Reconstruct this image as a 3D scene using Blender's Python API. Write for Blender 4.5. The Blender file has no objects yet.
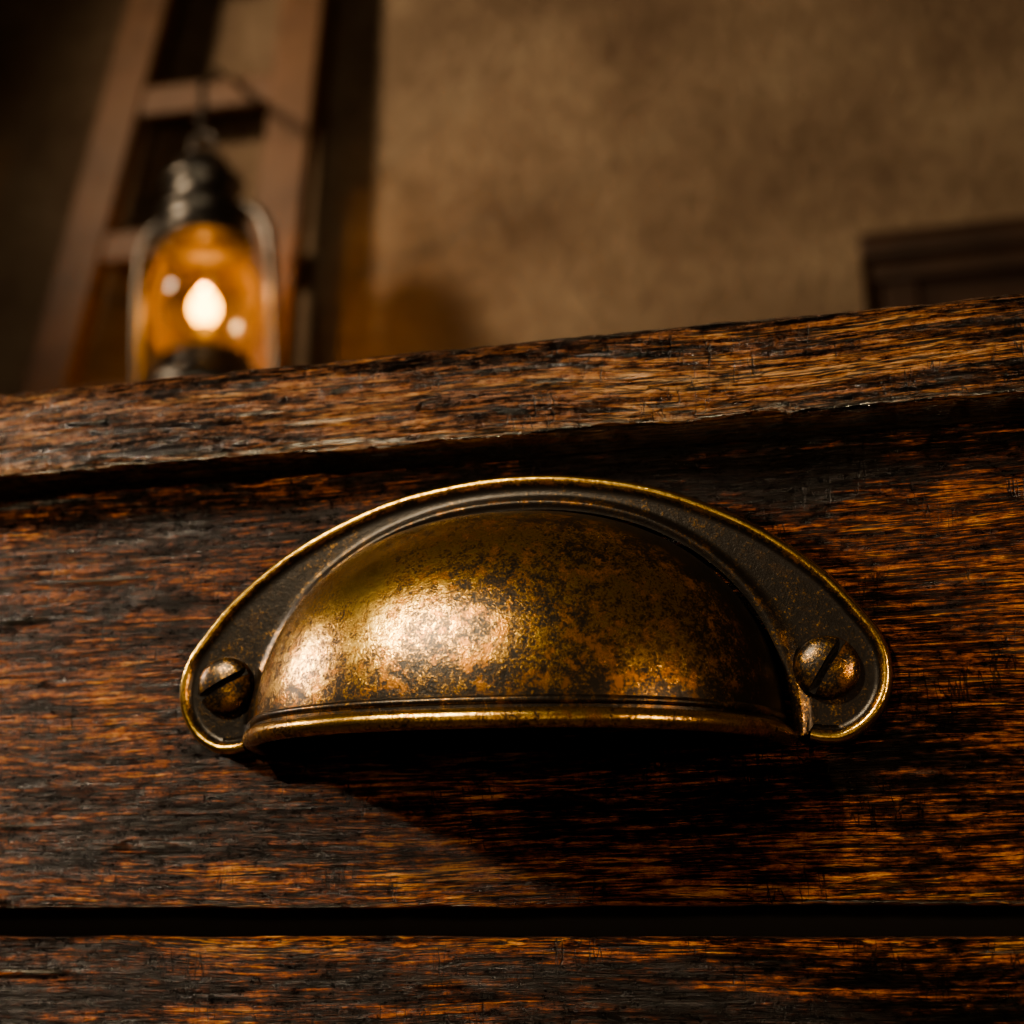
import bpy, bmesh, math
import numpy as np
from mathutils import Vector, Matrix, noise
S=0.001
scene=bpy.context.scene
try:
    scene.view_settings.view_transform='AgX'
    scene.view_settings.look='AgX - Medium High Contrast'
except Exception as e: print(e)

# ---------------------------------------------------------------- helpers
def empty(name):
    e=bpy.data.objects.new(name,None); scene.collection.objects.link(e); e.empty_display_size=.02; return e
def mkobj(name,verts,faces,mat,parent=None,smooth=True,attrs=None):
    me=bpy.data.meshes.new(name)
    me.from_pydata([(v[0]*S,v[1]*S,v[2]*S) for v in verts],[],faces)
    me.validate(); me.update()
    if attrs:
        for k,a in attrs.items():
            at=me.attributes.new(k,'FLOAT','POINT'); at.data.foreach_set('value',a)
    if smooth: me.polygons.foreach_set('use_smooth',[True]*len(me.polygons))
    o=bpy.data.objects.new(name,me); scene.collection.objects.link(o)
    me.materials.append(mat)
    if parent: o.parent=parent
    return o
def grid_faces(nu,nv,off=0,close_v=False,flip=False):
    f=[]
    for i in range(nu-1):
        for j in range(nv if close_v else nv-1):
            j2=(j+1)%nv
            q=(off+i*nv+j,off+i*nv+j2,off+(i+1)*nv+j2,off+(i+1)*nv+j)
            f.append(q[::-1] if flip else q)
    return f
class MB:
    def __init__(s): s.v=[];s.f=[];s.w=[]
    def add(s,v,f,w=0.5):
        o=len(s.v); s.v+=[tuple(p) for p in v]; s.f+=[tuple(i+o for i in q) for q in f]
        s.w+= list(w) if hasattr(w,'__len__') else [w]*len(v)
    def obj(s,name,mat,parent=None,smooth=True):
        return mkobj(name,s.v,s.f,mat,parent,smooth,{'wear_shading':s.w})
def tube(path,r,n=12,closed=False):
    P=[Vector(p) for p in path]; V=[];N=len(P)
    rr=r if hasattr(r,'__len__') else [r]*N
    up=Vector((0,0,1)); prev=None
    for i,p in enumerate(P):
        a=P[(i-1)%N] if (closed or i>0) else p
        b=P[(i+1)%N] if (closed or i<N-1) else p
        t=(b-a).normalized()
        if prev is None:
            x=t.cross(up)
            if x.length<1e-3: x=t.cross(Vector((1,0,0)))
            x.normalize()
        else:
            x=(prev-t*prev.dot(t)).normalized()
        prev=x; y=t.cross(x)
        for k in range(n):
            c=2*math.pi*k/n
            V.append(p+x*math.cos(c)*rr[i]+y*math.sin(c)*rr[i])
    F=grid_faces(N,n,0,True)
    if closed:
        for j in range(n):
            j2=(j+1)%n; F.append(((N-1)*n+j,(N-1)*n+j2,j2,j))
    else:
        F.append(tuple(range(n))[::-1]); F.append(tuple((N-1)*n+j for j in range(n)))
    return V,F
def lathe(prof,c=(0,0,0),n=48):
    V=[];
    for r,z in prof:
        for k in range(n):
            a=2*math.pi*k/n; V.append((c[0]+r*math.cos(a),c[1]+r*math.sin(a),c[2]+z))
    return V,grid_faces(len(prof),n,0,True)
def bevel_box(name,lo,hi,mat,parent,bev=3,seg=3):
    bm=bmesh.new(); bmesh.ops.create_cube(bm,size=1)
    for v in bm.verts:
        v.co=Vector([ (lo[i]+hi[i])/2+v.co[i]*(hi[i]-lo[i]) for i in range(3)])*S
    if bev>0: bmesh.ops.bevel(bm,geom=bm.edges[:],offset=bev*S,segments=seg,affect='EDGES',profile=.5)
    me=bpy.data.meshes.new(name); bm.to_mesh(me); bm.free()
    o=bpy.data.objects.new(name,me); scene.collection.objects.link(o); me.materials.append(mat)
    if parent: o.parent=parent
    return o

# ---------------------------------------------------------------- node helpers
class NT:
    def __init__(s,name):
        s.m=bpy.data.materials.new(name); s.m.use_nodes=True; s.t=s.m.node_tree
        s.b=s.t.nodes['Principled BSDF']; s.out=s.t.nodes['Material Output']
    def n(s,t,**k):
        nd=s.t.nodes.new(t)
        for a,b in k.items(): setattr(nd,a,b)
        return nd
    def link(s,a,b): s.t.links.new(a,b)
    def put(s,sock,v):
        if isinstance(v,bpy.types.NodeSocket): s.link(v,sock)
        else: sock.default_value=v
    def coords(s,scale=(1000,1000,1000),loc=(0,0,0)):
        tc=s.n('ShaderNodeTexCoord'); mp=s.n('ShaderNodeMapping')
        s.link(tc.outputs['Object'],mp.inputs[0]); mp.inputs['Scale'].default_value=scale; mp.inputs['Location'].default_value=loc
        return mp.outputs[0]
    def mapv(s,v,scale,loc=(0,0,0),rot=(0,0,0)):
        mp=s.n('ShaderNodeMapping'); s.link(v,mp.inputs[0]); mp.inputs['Scale'].default_value=scale; mp.inputs['Location'].default_value=loc; mp.inputs['Rotation'].default_value=rot; return mp.outputs[0]
    def noise(s,v,scale=1,detail=4,rough=.55,dist=0):
        nd=s.n('ShaderNodeTexNoise'); s.link(v,nd.inputs['Vector'])
        nd.inputs['Scale'].default_value=scale; nd.inputs['Detail'].default_value=detail
        nd.inputs['Roughness'].default_value=rough; nd.inputs['Distortion'].default_value=dist
        return nd.outputs['Fac']
    def math(s,op,a,b=0,c=None,clamp=False):
        nd=s.n('ShaderNodeMath',operation=op,use_clamp=clamp); s.put(nd.inputs[0],a); s.put(nd.inputs[1],b)
        if c is not None: s.put(nd.inputs[2],c)
        return nd.outputs[0]
    def addm(s,*terms):
        r=None
        for x,k,c in terms:
            t=s.math('MULTIPLY',s.math('SUBTRACT',x,c),k); r=t if r is None else s.math('ADD',r,t)
        return r
    def mr(s,v,a,b,c=0,d=1,smooth=False):
        nd=s.n('ShaderNodeMapRange'); 
        if smooth: nd.interpolation_type='SMOOTHSTEP'
        s.put(nd.inputs[0],v)
        for i,x in enumerate((a,b,c,d)): s.put(nd.inputs[i+1],x)
        return nd.outputs[0]
    def ramp(s,v,stops):
        nd=s.n('ShaderNodeValToRGB'); s.link(v,nd.inputs[0]); e=nd.color_ramp.elements
        while len(e)<len(stops): e.new(.5)
        for i,(p,c) in enumerate(stops): e[i].position=p; e[i].color=(*c,1)
        return nd.outputs[0]
    def mix(s,f,a,b,mode='MIX'):
        nd=s.n('ShaderNodeMix',data_type='RGBA',blend_type=mode); s.put(nd.inputs[0],f)
        for k,x in ((6,a),(7,b)):
            if isinstance(x,bpy.types.NodeSocket): s.link(x,nd.inputs[k])
            else: nd.inputs[k].default_value=(*x,1)
        return nd.outputs[2]
    def gray(s,v):
        cc=s.n('ShaderNodeCombineColor')
        for i in range(3): s.link(v,cc.inputs[i])
        return cc.outputs[0]
    def attr(s,name):
        a=s.n('ShaderNodeAttribute',attribute_name=name); return a.outputs['Fac']
    def bump(s,h,dist,strength=1.0,normal=None):
        b=s.n('ShaderNodeBump'); s.link(h,b.inputs['Height']); b.inputs['Distance'].default_value=dist; b.inputs['Strength'].default_value=strength
        if normal: s.link(normal,b.inputs['Normal'])
        return b.outputs[0]

# ---------------------------------------------------------------- materials
RED=((.007,.003,.0018),(.038,.0105,.0042),(.120,.027,.0070),(.38,.100,.018),(.72,.31,.08))
TAN=((.008,.004,.003),(.042,.016,.007),(.145,.047,.016),(.36,.128,.038),(.66,.34,.14))
def old_wood(name,seed=0,cols=RED,use_attr=True,bias=0.0,bumpd=.0016,rough=.33,patch=1.2,spec=.5):
    m=NT(name); P=m.coords(loc=(seed*37.1,seed*11.3,seed*53.7))
    w=m.noise(m.mapv(P,(.009,.02,.02)),1,2,.5)
    wz=m.math('MULTIPLY',m.math('SUBTRACT',w,.5),9)
    cb=m.n('ShaderNodeCombineXYZ'); m.link(wz,cb.inputs[2])
    va=m.n('ShaderNodeVectorMath',operation='ADD'); m.link(P,va.inputs[0]); m.link(cb.outputs[0],va.inputs[1]); Q=va.outputs[0]
    g1=m.noise(m.mapv(Q,(.016,.25,.36)),1,3,.6)            # broad growth bands
    g2=m.noise(m.mapv(Q,(.085,1.0,1.45)),1,4,.66)            # fine fibres
    g3=m.noise(m.mapv(Q,(.13,2.2,3.0),(5,1,7)),1,2,.5)     # pores
    ck=m.noise(m.mapv(Q,(.028,.45,.75),(9,4,2)),1,4,.58)      # long cracks
    c2=m.noise(m.mapv(Q,(.055,.9,1.5),(19,14,2)),1,2,.5)      # fine checks
    pt=m.noise(m.mapv(Q,(.042,.06,.085)),1,5,.68)          # varnish patches
    bl=m.noise(m.mapv(P,(.42,.8,1.0)),1,6,.80)             # crumbly wear
    v=m.addm((g2,1.15,.5),(pt,patch,.5),(bl,1.25,.5),(g1,.85,.5))
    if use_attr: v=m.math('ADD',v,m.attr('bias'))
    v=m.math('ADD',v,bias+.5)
    col=m.ramp(v,[(.32,cols[0]),(.44,cols[1]),(.56,cols[2]),(.70,cols[3]),(.92,cols[4])])
    M=m.mr(v,.42,.68,0,1)
    pore=m.mr(g3,.40,.45,0,1)
    crk=m.mr(m.math('ABSOLUTE',m.math('SUBTRACT',ck,.5)),.006,.024,0,1)
    chk=m.mr(m.math('ABSOLUTE',m.math('SUBTRACT',c2,.47)),.008,.022,0,1)
    tear=m.mr(ck,.37,.395,0,1)
    sc=m.noise(m.mapv(P,(.55,.5,.07),(3,3,3),(0,.35,0)),1,2,.5)
    sm=m.noise(m.mapv(P,(.07,.07,.1),(13,8,3)),1,2,.5)
    scr=m.math('MAXIMUM',m.mr(m.math('ABSOLUTE',m.math('SUBTRACT',sc,.5)),.006,.018,0,1),m.mr(sm,.53,.57,1,0))
    k=m.math('MULTIPLY',m.mr(pore,0,1,.10,1),m.mr(crk,0,1,.04,1))
    k=m.math('MULTIPLY',k,m.mr(tear,0,1,.12,1)); k=m.math('MULTIPLY',k,m.mr(scr,0,1,.2,1)); k=m.math('MULTIPLY',k,m.mr(chk,0,1,.14,1))
    col=m.mix(1.0,col,m.gray(k),'MULTIPLY')
    m.link(col,m.b.inputs['Base Color'])
    r=m.math('ADD',m.mr(M,0,1,rough-.03,rough+.08),m.addm((bl,.45,.5)))
    m.link(r,m.b.inputs['Roughness'])
    m.b.inputs['Specular IOR Level'].default_value=spec
    m.b.inputs['Specular Tint'].default_value=(1,.86,.72,1)
    h=m.addm((g2,.95,0),(pore,.20,0),(crk,.38,0),(g1,.35,0),(bl,.80,0),(M,-.05,0),(tear,.45,0),(scr,.30,0),(chk,.24,0))
    m.link(m.bump(h,bumpd,1.0),m.b.inputs['Normal'])
    return m.m
def brass(name):
    m=NT(name); P=m.coords(loc=(3,7,11)); w=m.attr('wear_shading')
    n1=m.noise(P,.11,5,.65); n2=m.noise(P,.7,5,.75); n3=m.noise(P,3.0,3,.65)
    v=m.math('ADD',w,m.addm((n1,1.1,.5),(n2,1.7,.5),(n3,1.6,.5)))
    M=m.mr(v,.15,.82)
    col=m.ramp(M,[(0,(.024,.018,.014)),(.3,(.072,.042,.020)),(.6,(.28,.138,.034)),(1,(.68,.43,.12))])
    rust=m.mr(m.noise(m.mapv(P,(1,1,1),(40,3,9)),.33,6,.78),.53,.60)
    rust=m.math('MULTIPLY',rust,m.math('MULTIPLY',m.mr(w,.05,.25),m.mr(w,.55,.75,1,0)))
    col=m.mix(m.math('MULTIPLY',rust,.6),col,(.44,.165,.024))
    m.link(col,m.b.inputs['Base Color'])
    m.link(m.mr(M,0,1,.75,1.0),m.b.inputs['Metallic'])
    r=m.math('ADD',m.mr(M,0,1,.33,.205),m.addm((n2,.16,.5),(n3,.10,.5)))
    m.link(r,m.b.inputs['Roughness'])
    h=m.addm((n2,.5,0),(n3,.35,0))
    m.link(m.bump(h,.00010,1.0),m.b.inputs['Normal'])
    return m.m
def simple(name,col,rough=.5,metal=0,ns=.02,amp=.35,bump=0):
    m=NT(name); P=m.coords(); n1=m.noise(P,ns,4,.6)
    c=m.mix(n1,tuple(x*(1-amp) for x in col),tuple(min(1,x*(1+amp)) for x in col))
    m.link(c,m.b.inputs['Base Color']); m.b.inputs['Roughness'].default_value=rough; m.b.inputs['Metallic'].default_value=metal
    if bump: m.link(m.bump(n1,bump),m.b.inputs['Normal'])
    return m.m
M_slab=old_wood('aged_oak_top',1,cols=TAN,bias=.075,bumpd=.0019,rough=.25,patch=.8,spec=.6)
M_dr=old_wood('aged_oak_drawer',0,bias=.06,bumpd=.0017)
M_dr2=old_wood('aged_oak_lower_drawer',5,bias=-.03)
M_carc=old_wood('aged_oak_carcass',9,use_attr=False)
M_brass=brass('antique_brass')
M_gap_shade=simple('gap_shade_wood',(.008,.005,.004),.9)  # near-black interior wood: the shade in the gaps is put into its colour
def plaster():
    m=NT('plaster'); P=m.coords(); a=m.noise(P,.005,4,.6); b=m.noise(P,.05,5,.7)
    v=m.math('ADD',m.math('MULTIPLY',a,.6),m.math('MULTIPLY',b,.4))
    c=m.ramp(v,[(.35,(.16,.100,.060)),(.5,(.26,.176,.110)),(.65,(.37,.265,.17))])
    m.link(c,m.b.inputs['Base Color']); m.b.inputs['Roughness'].default_value=.85
    m.link(m.bump(b,.012),m.b.inputs['Normal']); return m.m
M_wall=plaster()
M_floor=simple('floor_boards',(.08,.04,.02),.6,0,.02,.5)
M_ladder=simple('ladder_wood',(.155,.078,.038),.55,0,.02,.5,.002)
M_cab=simple('cabinet_wood',(.075,.036,.02),.5,0,.02,.5)
M_iron=simple('lantern_iron',(.15,.135,.12),.36,.9,.03,.5)

# ---------------------------------------------------------------- room
def wall(name,lo,hi,mat): return bevel_box(name,lo,hi,mat,None,0)
FZ=-740; CZ=1960; WY=1705
wall('wall_back',(-2300,WY,FZ),(1700,WY+100,CZ),M_wall)
wall('wall_left',(-2400,-1900,FZ),(-2300,WY+100,CZ),M_wall)
wall('wall_right',(1700,-1900,FZ),(1800,WY+100,CZ),M_wall)
wall('wall_front',(-2300,-2000,FZ),(1700,-1900,CZ),M_wall)
wall('floor',(-2400,-2000,FZ-50),(1800,WY+100,FZ),M_floor)
wall('ceiling',(-2400,-2000,CZ),(1800,WY+100,CZ+50),M_wall)

# ---------------------------------------------------------------- dresser
dresser=empty('wooden_dresser')
def xs():
    a=list(np.linspace(-235,-105,22))[:-1]+list(np.arange(-105,92,.45))+list(np.linspace(92,235,22))
    return a
def n3(x,y,z): return noise.noise(Vector((x,y,z)))
def corner(cy,cz,r,a0,a1,n): return [(cy+r*math.cos(math.radians(a0+(a1-a0)*i/n)),cz+r*math.sin(math.radians(a0+(a1-a0)*i/n))) for i in range(n+1)]
def board(name,mat,yf,yb,z0,z1,rt,rb,biasf,amp=1.0,seed=0,xw=235,eamp=None,knock=.9):
    if eamp is None: eamp=amp
    prof=[(yb,z1)]
    if yb-yf>30: prof+=[(yf+rt+20,z1),(yf+rt+8,z1)]
    prof+=corner(yf+rt,z1-rt,rt,90,180,8)
    nz=max(4,int((z1-rt-z0-rb)/.45))
    prof+=[(yf,z1-rt-(z1-rt-z0-rb)*i/nz) for i in range(1,nz)]
    prof+=corner(yf+rb,z0+rb,rb,180,270,6)
    if yb-yf>30: prof+=[(yf+rb+8,z0)]
    prof+=[(yb,z0)]
    X=[x*xw/235 if abs(x)>105 else x for x in xs()]
    V=[];B=[]
    for x in X:
        for (y,z) in prof:
            s=seed*17.3
            front=max(0,1-(y-yf)/6) if y<yf+6 else 0
            d=.38*n3(x/26+s,z/9,s)+.20*n3(x/10+s,z/2.0,s+4)+.12*n3(x/4+s,z/.8,s+8)
            kn=n3(x/8+s,z/2.6,s+20); d+=max(0,kn-.40)*knock
            go=n3(x/22+s,z/1.6,s+33); d+=max(0,go-.40)*1.5
            edge=max(0,1-min(abs(z-z1),abs(z-z0))/2.2)
            chip=max(0,n3(x/5+s,z/30,2.2+s)-.12)*2.2*edge
            zz=z
            mid=(z0+z1)/2; sg=1 if z>mid else -1
            if front>0:
                zz=z-sg*edge*(.2+.3*n3(x/14+s,sg*3,s)+.35*max(0,n3(x/3.3,sg*5,s)))*eamp
            V.append((x,y+(d*amp+chip*eamp)*front,zz))
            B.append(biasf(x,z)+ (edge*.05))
    F=grid_faces(len(X),len(prof),0,True,flip=True)
    n=len(prof)
    F.append(tuple(range(n))); F.append(tuple((len(X)-1)*n+j for j in range(n))[::-1])
    return mkobj(name,V,F,mat,dresser,True,{'bias':B})
def g(x,z,cx,cz,sx,sz): return math.exp(-((x-cx)/sx)**2-((z-cz)/sz)**2)
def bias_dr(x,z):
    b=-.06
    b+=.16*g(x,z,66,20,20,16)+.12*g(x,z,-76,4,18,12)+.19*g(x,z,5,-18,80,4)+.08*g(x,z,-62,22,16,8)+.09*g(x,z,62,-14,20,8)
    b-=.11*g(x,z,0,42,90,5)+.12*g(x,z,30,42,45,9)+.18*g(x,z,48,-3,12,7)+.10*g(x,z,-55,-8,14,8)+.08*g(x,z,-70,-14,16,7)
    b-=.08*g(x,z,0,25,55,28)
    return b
def bias_sl(x,z):
    return .01+.10*g(x,z,10,55,50,4)-.15*g(x,z,0,62,200,2)-.02*g(x,z,-60,50,30,20)+.06*g(x,z,62,50,14,6)
board('top_slab',M_slab,-5,430,45.9,62.3,4.6,2.4,bias_sl,1.4,1,248,1.05)
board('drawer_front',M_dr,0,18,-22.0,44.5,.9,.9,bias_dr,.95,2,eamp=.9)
board('drawer_front_lower',M_dr2,0,18,-120,-25.6,.9,.9,lambda x,z:-.03+.1*g(x,z,0,-27,200,3),.9,3,eamp=.9)
bevel_box('side_panel_left',(-248,2,FZ+60),(-236,425,45.5),M_carc,dresser,1)
bevel_box('side_panel_right',(236,2,FZ+60),(248,425,45.5),M_carc,dresser,1)
bevel_box('back_panel',(-240,415,FZ+60),(240,425,45.5),M_carc,dresser,1)
bevel_box('drawer_rail',(-238,10,-26),(238,40,-21.6),M_gap_shade,dresser,.3)
bevel_box('top_rail',(-238,8,40),(238,40,46.2),M_gap_shade,dresser,.3)
bevel_box('drawer_box',(-228,18,-18),(228,400,36),M_gap_shade,dresser,.5)
zz=-123
k=0
while zz>FZ+200:
    k+=1; bevel_box('drawer_front_base_%d'%k,(-235,0,zz-150),(235,18,zz),M_carc,dresser,1.2); zz-=153
bevel_box('plinth',(-248,4,FZ+60),(248,420,zz),M_carc,dresser,1)
for i,(x,y) in enumerate(((-230,20),(230,20),(-230,405),(230,405))):
    bevel_box('leg_%d'%(i+1),(x-18,y-15,FZ),(x+18,y+15,FZ+70),M_carc,dresser,3)

# ---------------------------------------------------------------- cup pull
pull=MB()
half=[(-41.5,.4),(-43.5,.0),(-46.5,.2),(-50,2.4),(-52.4,6.1),(-53,10.3),(-52.2,14),(-50,17.6),(-44.2,24.4),(-34.5,31.7),(-22,37.4),(-10.5,40.0),(0,40.8)]
ctrl=half+[(-x,z) for x,z in half[:-1][::-1]]
def catmull(c,k):
    out=[]
    for i in range(len(c)-1):
        p0=Vector(c[max(i-1,0)]);p1=Vector(c[i]);p2=Vector(c[i+1]);p3=Vector(c[min(i+2,len(c)-1)])
        for j in range(k):
            t=j/k
            out.append(.5*((2*p1)+(p2-p0)*t+(2*p0-5*p1+4*p2-p3)*t*t+(3*p1-p0-3*p2+p3)*t**3))
    out.append(Vector(c[-1])); return out
O=catmull(ctrl,16); NO=len(O)
L=[0]
for i in range(1,NO): L.append(L[-1]+(O[i]-O[i-1]).length)
NS=360
T=np.linspace(0,L[-1],NS)
ox=np.interp(T,L,[p.x for p in O]); oz=np.interp(T,L,[p.y for p in O])
dx=np.gradient(ox); dz=np.gradient(oz); ln=np.hypot(dx,dz); nx=dz/ln; nz=-dx/ln
A=39.5;Bz=34.6;PR=25.5
def inner(s,exp=1.0):
    lobe=.135
    u=0 if s<lobe*.35 else (1 if s>1-lobe*.35 else (s-lobe*.35)/(1-lobe*.7))
    ph=math.pi*u
    return (-A*math.copysign(abs(math.cos(ph))**.92,math.cos(ph)), .6+Bz*math.sin(ph)**.92 if 0<u<1 else .6)
rings=[(0,0,.30),(0,-1.1,.45),(.12,-1.6,.8),(.4,-2.05,1.0),(.9,-2.25,.9),(1.3,-2.1,.65),(1.7,-1.75,.25),(2.0,-1.45,.06),(2.5,-1.4,.08)]
PV=[];PW=[]
for (d,y,w) in rings:
    for i in range(NS):
        PV.append((ox[i]+nx[i]*d,y,oz[i]+nz[i]*d)); PW.append(w-.1)
last=[(ox[i]+nx[i]*2.5,oz[i]+nz[i]*2.5) for i in range(NS)]
K=14
for k in range(1,K+1):
    u=k/K
    for i in range(NS):
        ix,iz=inner(i/(NS-1)); lx,lz=last[i]
        dist=math.hypot(ix-lx,iz-lz)*(1-u)
        y=-1.4-0.9*math.exp(-((dist-1.2)/.75)**2) - .5*max(0,1-dist/1.2)
        PV.append((lx+(ix-lx)*u,y,lz+(iz-lz)*u))
        PW.append(.0+.16*math.exp(-((dist-1.3)/.5)**2)+.06*min(dist/6,1))
pull.add(PV,grid_faces(len(rings)+K,NS,0,False,flip=False),PW)
def cup(ph,th,off=0):
    a=A-1.0-off; b=Bz-1.2-off; p=PR-off
    e=.90
    c=math.cos(ph); sx=math.copysign(abs(c)**e,c); sp=max(math.sin(ph),0)**e
    ct=max(math.cos(th),0)**e; st=max(math.sin(th),0)**e
    return Vector((-a*sx, -1.2-(p)*sp*st, .8+b*sp*ct))
NP,NT_=200,90
CV=[];CW=[]
for i in range(NP):
    ph=math.pi*(.002+.996*i/(NP-1))
    for j in range(NT_):
        th=math.pi/2*j/(NT_-1)
        p=cup(ph,th); CV.append(p)
        t=j/(NT_-1); u=i/(NP-1)
        w=.56-.60*max(0,1-t/.42)-.45*max(0,1-(1-t)/.17)-.85*max(0,(u-.70)/.30)**1.0-.60*max(0,(.20-u)/.20)  # patina; the dark left end is also painted in to mute a highlight
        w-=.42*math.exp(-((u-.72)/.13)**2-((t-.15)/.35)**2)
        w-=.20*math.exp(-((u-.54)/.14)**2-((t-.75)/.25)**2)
        w+=.25*math.exp(-((u-.37)/.10)**2-((t-.6)/.2)**2)  # brighter gold painted in where the key highlight sits
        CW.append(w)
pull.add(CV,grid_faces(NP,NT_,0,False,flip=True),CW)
IV=[cup(math.pi*(.002+.996*i/79),math.pi/2*j/39,1.4) for i in range(80) for j in range(40)]
pull.add(IV,grid_faces(80,40),.0)
e=.90
def lipc(ph,off,z):
    c=math.cos(ph); return Vector((-(A-1.0+off)*math.copysign(abs(c)**e,c),-1.2-(PR+off)*max(0,math.sin(ph))**e,z))
lp=[lipc(math.pi*(.0+i/180),-.1,1.0) for i in range(181)]
tv,tf=tube(lp,[1.35]*181,16); 
pull.add(tv,tf,.60)
lp=[lipc(math.pi*(.03+.94*i/180),-.25,3.3) for i in range(181)]
tv,tf=tube(lp,.62,10); pull.add(tv,tf,.12)
po=empty('drawer_cup_pull')
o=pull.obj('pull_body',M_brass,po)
bm=bmesh.new(); bm.from_mesh(o.data); bmesh.ops.recalc_face_normals(bm,faces=bm.faces[:])
bm.to_mesh(o.data); bm.free()
def screw(name,x,z,ang,tilt=0):
    m=MB(); R=4.45; prof=[(R*.98,.4),(R,-.2),(R*.97,-.75)]
    for i in range(1,9):
        a=math.pi/2*i/8; prof.append((R*.97*math.cos(a)+.001,-.75-1.45*math.sin(a)))
    n=64; V=[(r*math.cos(2*math.pi*k/n),y,r*math.sin(2*math.pi*k/n)) for r,y in prof for k in range(n)]
    F=grid_faces(len(prof),n,0,True)
    F.append(tuple(range(n)))
    m.add(V,F,.36); ob=m.obj(name,M_brass,po)
    bm=bmesh.new(); bm.from_mesh(ob.data); bmesh.ops.remove_doubles(bm,verts=bm.verts,dist=1e-5); bmesh.ops.recalc_face_normals(bm,faces=bm.faces); bm.to_mesh(ob.data); bm.free()
    cut=bevel_box('cut',(-8,-6,-.5),(8,-1.05,.5),M_brass,None,0)
    md=ob.modifiers.new('b','BOOLEAN'); md.object=cut; md.operation='DIFFERENCE'; md.solver='EXACT'
    dg=bpy.context.evaluated_depsgraph_get(); me=bpy.data.meshes.new_from_object(ob.evaluated_get(dg))
    ob.modifiers.clear(); ob.data=me; bpy.data.objects.remove(cut)
    try: me.polygons.foreach_set('use_smooth',[True]*len(me.polygons)); me.set_sharp_from_angle(angle=math.radians(35))
    except Exception as ex: print(ex)
    ob.rotation_euler=(0,-math.radians(ang),0); ob.location=(x*S,-1.5*S,z*S)
screw('screw_left',-45.2,10.3,28); screw('screw_right',44.3,10.3,58)
po.rotation_euler=(0,math.radians(.7),0); po.location=(-.5*S,0,0)

# ---------------------------------------------------------------- ladder
ladder=empty('wooden_ladder')
def yl(z): return 1635+.04*(z-1190)
def beam(name,p0,p1,w,d,mat,parent):
    p0=Vector(p0);p1=Vector(p1); t=(p1-p0); ln=t.length; t.normalize()
    o=bevel_box(name,(-w/2,-d/2,0),(w/2,d/2,ln),mat,parent,5,3)
    xax=Vector((1,0,0)); xax=(xax-t*xax.dot(t)).normalized()
    if abs(t.x)>.8: xax=Vector((0,0,1)); xax=(xax-t*xax.dot(t)).normalized()
    yax=t.cross(xax); Rm=Matrix((xax,yax,t)).transposed().to_4x4(); Rm.translation=p0*S; o.matrix_basis=Rm; return o
def xl(z): return -1016+.165*(z-1390)
def xr(z): return -755+.045*(z-1350)
beam('rail_left',(xl(FZ),yl(FZ),FZ),(xl(1900),yl(1900),1900),72,34,M_ladder,ladder)
beam('rail_right',(xr(FZ),yl(FZ),FZ),(xr(1900),yl(1900),1900),72,34,M_ladder,ladder)
z=1200-245*7; k=0
while z<1850:
    k+=1; beam('rung_%d'%k,(xl(z)+10,yl(z),z+4),(xr(z)-10,yl(z),z-4),50,26,M_ladder,ladder); z+=245

# ---------------------------------------------------------------- lantern
lan=empty('hurricane_lantern')
def mglass():
    m=NT('lantern_glass'); m.t.nodes.remove(m.b)
    n=m.noise(m.coords(),.02,4,.6)
    tr=m.n('ShaderNodeBsdfTransparent'); tr.inputs[0].default_value=(1,.90,.72,1)
    tl=m.n('ShaderNodeBsdfTranslucent'); tl.inputs[0].default_value=(1,.62,.24,1)
    gl=m.n('ShaderNodeBsdfGlossy'); gl.inputs[0].default_value=(1,.9,.8,1); gl.inputs['Roughness'].default_value=.12
    m1=m.n('ShaderNodeMixShader'); m.link(m.mr(n,.35,.7,.0,.08),m1.inputs[0]); m.link(tr.outputs[0],m1.inputs[1]); m.link(tl.outputs[0],m1.inputs[2])
    fr=m.n('ShaderNodeFresnel'); fr.inputs[0].default_value=1.4
    m2=m.n('ShaderNodeMixShader'); m.link(fr.outputs[0],m2.inputs[0]); m.link(m1.outputs[0],m2.inputs[1]); m.link(gl.outputs[0],m2.inputs[2])
    m.link(m2.outputs[0],m.out.inputs[0]); return m.m
def mflame():
    m=NT('flame'); m.b.inputs['Base Color'].default_value=(1,.5,.1,1); m.b.inputs['Emission Color'].default_value=(1,.46,.06,1); m.b.inputs['Emission Strength'].default_value=20; return m.m
mt=MB()
mt.add(*lathe([(0,-150),(78,-150),(84,-145),(84,-118),(78,-110),(55,-102),(52,-92),(60,-88),(60,-80),(30,-78),(26,-56),(14,-44),(8,-26),(0,-26)]))
mt.add(*lathe([(58,84),(64,88),(64,96),(56,102),(56,122),(60,126),(60,132),(48,138),(46,166),(54,172),(54,180),(42,190),(36,206),(24,218),(8,224),(0,224)]))
for sx in (-1,1):
    mt.add(*tube([(sx*x,0,z) for x,z in ((70,-130),(90,-126),(98,-110),(98,-40),(96,40),(92,90),(80,118),(66,130),(50,134))],7.5,12))
mt.add(*tube([(78*math.cos(a),78*math.sin(a),62) for a in np.linspace(0,2*math.pi,40)[:-1]],2.0,6,True))
mt.add(*tube([(17*math.cos(a),0,238+18*math.sin(a)) for a in np.linspace(0,2*math.pi,24)[:-1]],3,8,True))
mt.obj('lantern_body',M_iron,lan)
gl=MB(); gl.add(*lathe([(48,-84),(62,-62),(73,-30),(76,0),(72,30),(62,58),(54,84)]))
gl.obj('glass_globe',mglass(),lan)
fl=MB(); fl.add(*lathe([(.1,-26),(12,-22),(19,-8),(18,4),(12,15),(5,23),(.1,28)],n=24)); fl.obj('flame',mflame(),lan)
lan.location=(-797*S,1450*S,768*S); lan.rotation_euler=(0,math.radians(-4),0)
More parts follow.
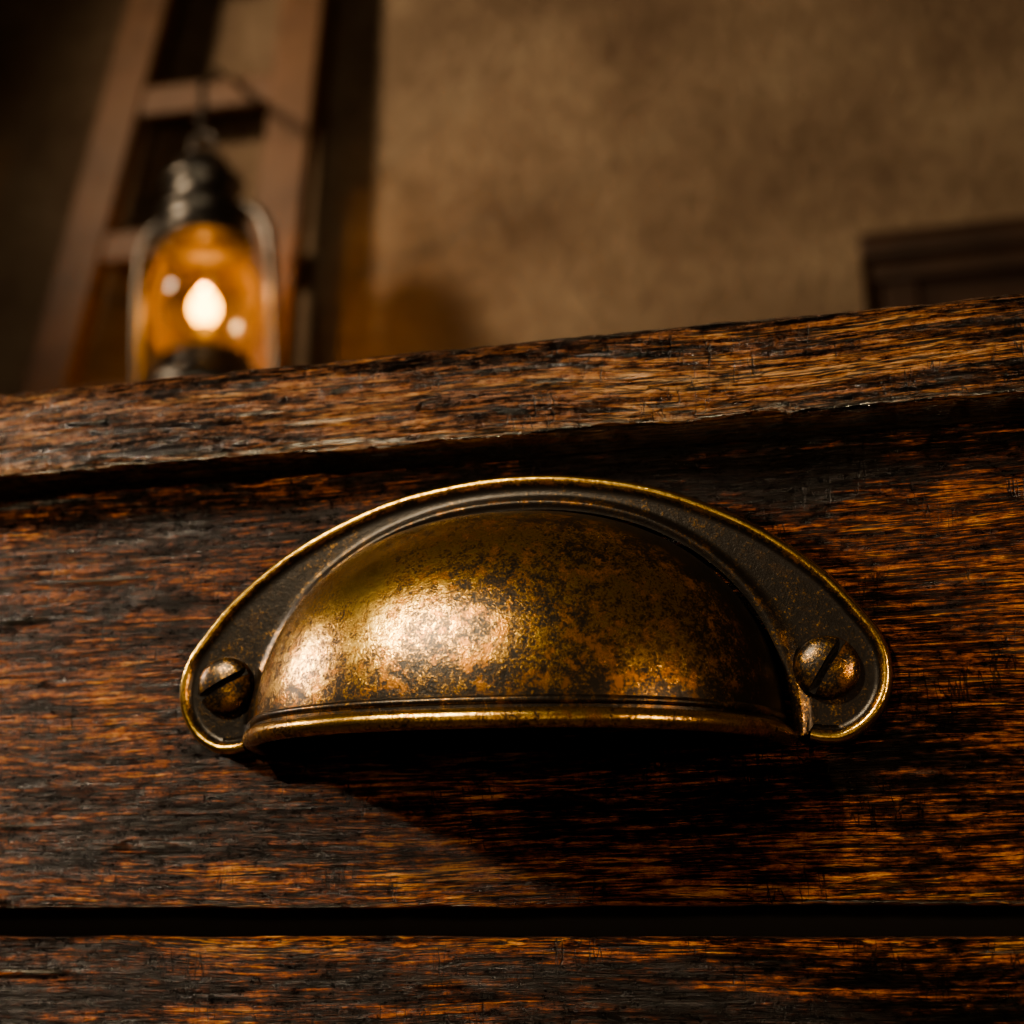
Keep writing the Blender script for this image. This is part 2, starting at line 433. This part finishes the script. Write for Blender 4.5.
hk=MB()
hk.add(*tube([(-884,1670,1232),(-882,1612,1232),(-876,1602,1222),(-862,1568,1184),(-835,1490,1130),(-820,1450,1104),(-816,1448,1042),(-815,1446,1031),(-812,1440,1027),(-811,1434,1031),(-811,1432,1040)],4.5,8))
h=hk.obj('hanging_hook',M_iron,None)

# ---------------------------------------------------------------- cabinet (right, far)
cab=empty('wooden_cabinet')
bevel_box('cabinet_top',(42,1290,662),(720,1690,692),M_cab,cab,6)
bevel_box('cornice',(54,1302,640),(708,1680,664),M_cab,cab,4)
for i,(x,y) in enumerate(((64,1310),(662,1310),(64,1640),(662,1640))):
    bevel_box('post_%d'%(i+1),(x,y,FZ),(x+36,y+36,645),M_cab,cab,3)
bevel_box('side_panel_1',(74,1330,FZ+80),(86,1655,645),M_cab,cab,1)
bevel_box('side_panel_2',(676,1330,FZ+80),(688,1655,645),M_cab,cab,1)
bevel_box('door_panel',(98,1324,FZ+80),(664,1336,645),M_cab,cab,2)
bevel_box('door_inner_panel',(140,1318,FZ+140),(370,1328,600),M_cab,cab,4)
bevel_box('door_inner_panel_2',(395,1318,FZ+140),(625,1328,600),M_cab,cab,4)
bevel_box('rear_panel',(90,1665,FZ+80),(672,1673,645),M_cab,cab,1)

# ---------------------------------------------------------------- lights
def area(name,loc,target,size,power,col,sy=None):
    l=bpy.data.lights.new(name,'AREA'); l.shape='RECTANGLE' if sy else 'DISK'; l.size=size*S
    if sy: l.size_y=sy*S
    l.energy=power; l.color=col
    o=bpy.data.objects.new(name,l); scene.collection.objects.link(o); o.location=Vector(loc)*S
    o.rotation_euler=(Vector(target)-Vector(loc)).to_track_quat('-Z','Y').to_euler(); return o
def spot(name,loc,target,ang,power,col,blend=.9,r=60):
    l=bpy.data.lights.new(name,'SPOT'); l.energy=power; l.color=col; l.spot_size=math.radians(ang); l.spot_blend=blend; l.shadow_soft_size=r*S
    o=bpy.data.objects.new(name,l); scene.collection.objects.link(o); o.location=Vector(loc)*S
    o.rotation_euler=(Vector(target)-Vector(loc)).to_track_quat('-Z','Y').to_euler(); return o
area('key_lamp',(-325,-550,450),(0,0,20),34,7.6,(1,.90,.66))
area('added_rake_light',(-640,-120,270),(-40,0,40),50,3.2,(1,.87,.70))  # added light, brings out wood texture and slab edge; stands for no real lamp
area('side_lamp',(480,-520,60),(20,0,10),50,1.9,(1,.74,.46))
area('added_fill_light',(-100,-900,-100),(0,0,10),500,.6,(1,.80,.58))  # added fill in front, only softens the shadows
spot('wall_spot',(-1950,200,1450),(-230,WY,1160),47,145,(1,.81,.58),1.0,110)
spot('added_lantern_fill',(-1750,250,1500),(-900,1500,950),44,11,(1,.84,.66),1.0,60)  # added spot that brightens the ladder and lantern
pl=bpy.data.lights.new('lantern_glow','POINT'); pl.energy=.8; pl.color=(1,.5,.16); pl.shadow_soft_size=0
plo=bpy.data.objects.new('lantern_glow',pl); scene.collection.objects.link(plo); plo.location=(-800*S,1450*S,(768+34)*S)
w=bpy.data.worlds.new('World'); scene.world=w; w.use_nodes=True
w.node_tree.nodes['Background'].inputs[0].default_value=(.5,.38,.28,1); w.node_tree.nodes['Background'].inputs[1].default_value=.05

# ---------------------------------------------------------------- camera
F=1500.0
Xc=Vector((5962,422,F)).normalized(); Zc=Vector((0,F,-422.)).normalized(); Yc=Zc.cross(Xc)
Rm=Matrix((Xc,Yc,Zc)).to_4x4(); Rm.translation=Vector((53.61,-209.67,-25.41))*S
cd=bpy.data.cameras.new('camera'); cam=bpy.data.objects.new('camera',cd); scene.collection.objects.link(cam)
cam.matrix_world=Rm; cd.sensor_width=36; cd.lens=F/1024*36; cd.clip_start=.01
cd.dof.use_dof=True; cd.dof.focus_distance=.205; cd.dof.aperture_fstop=19
scene.camera=cam
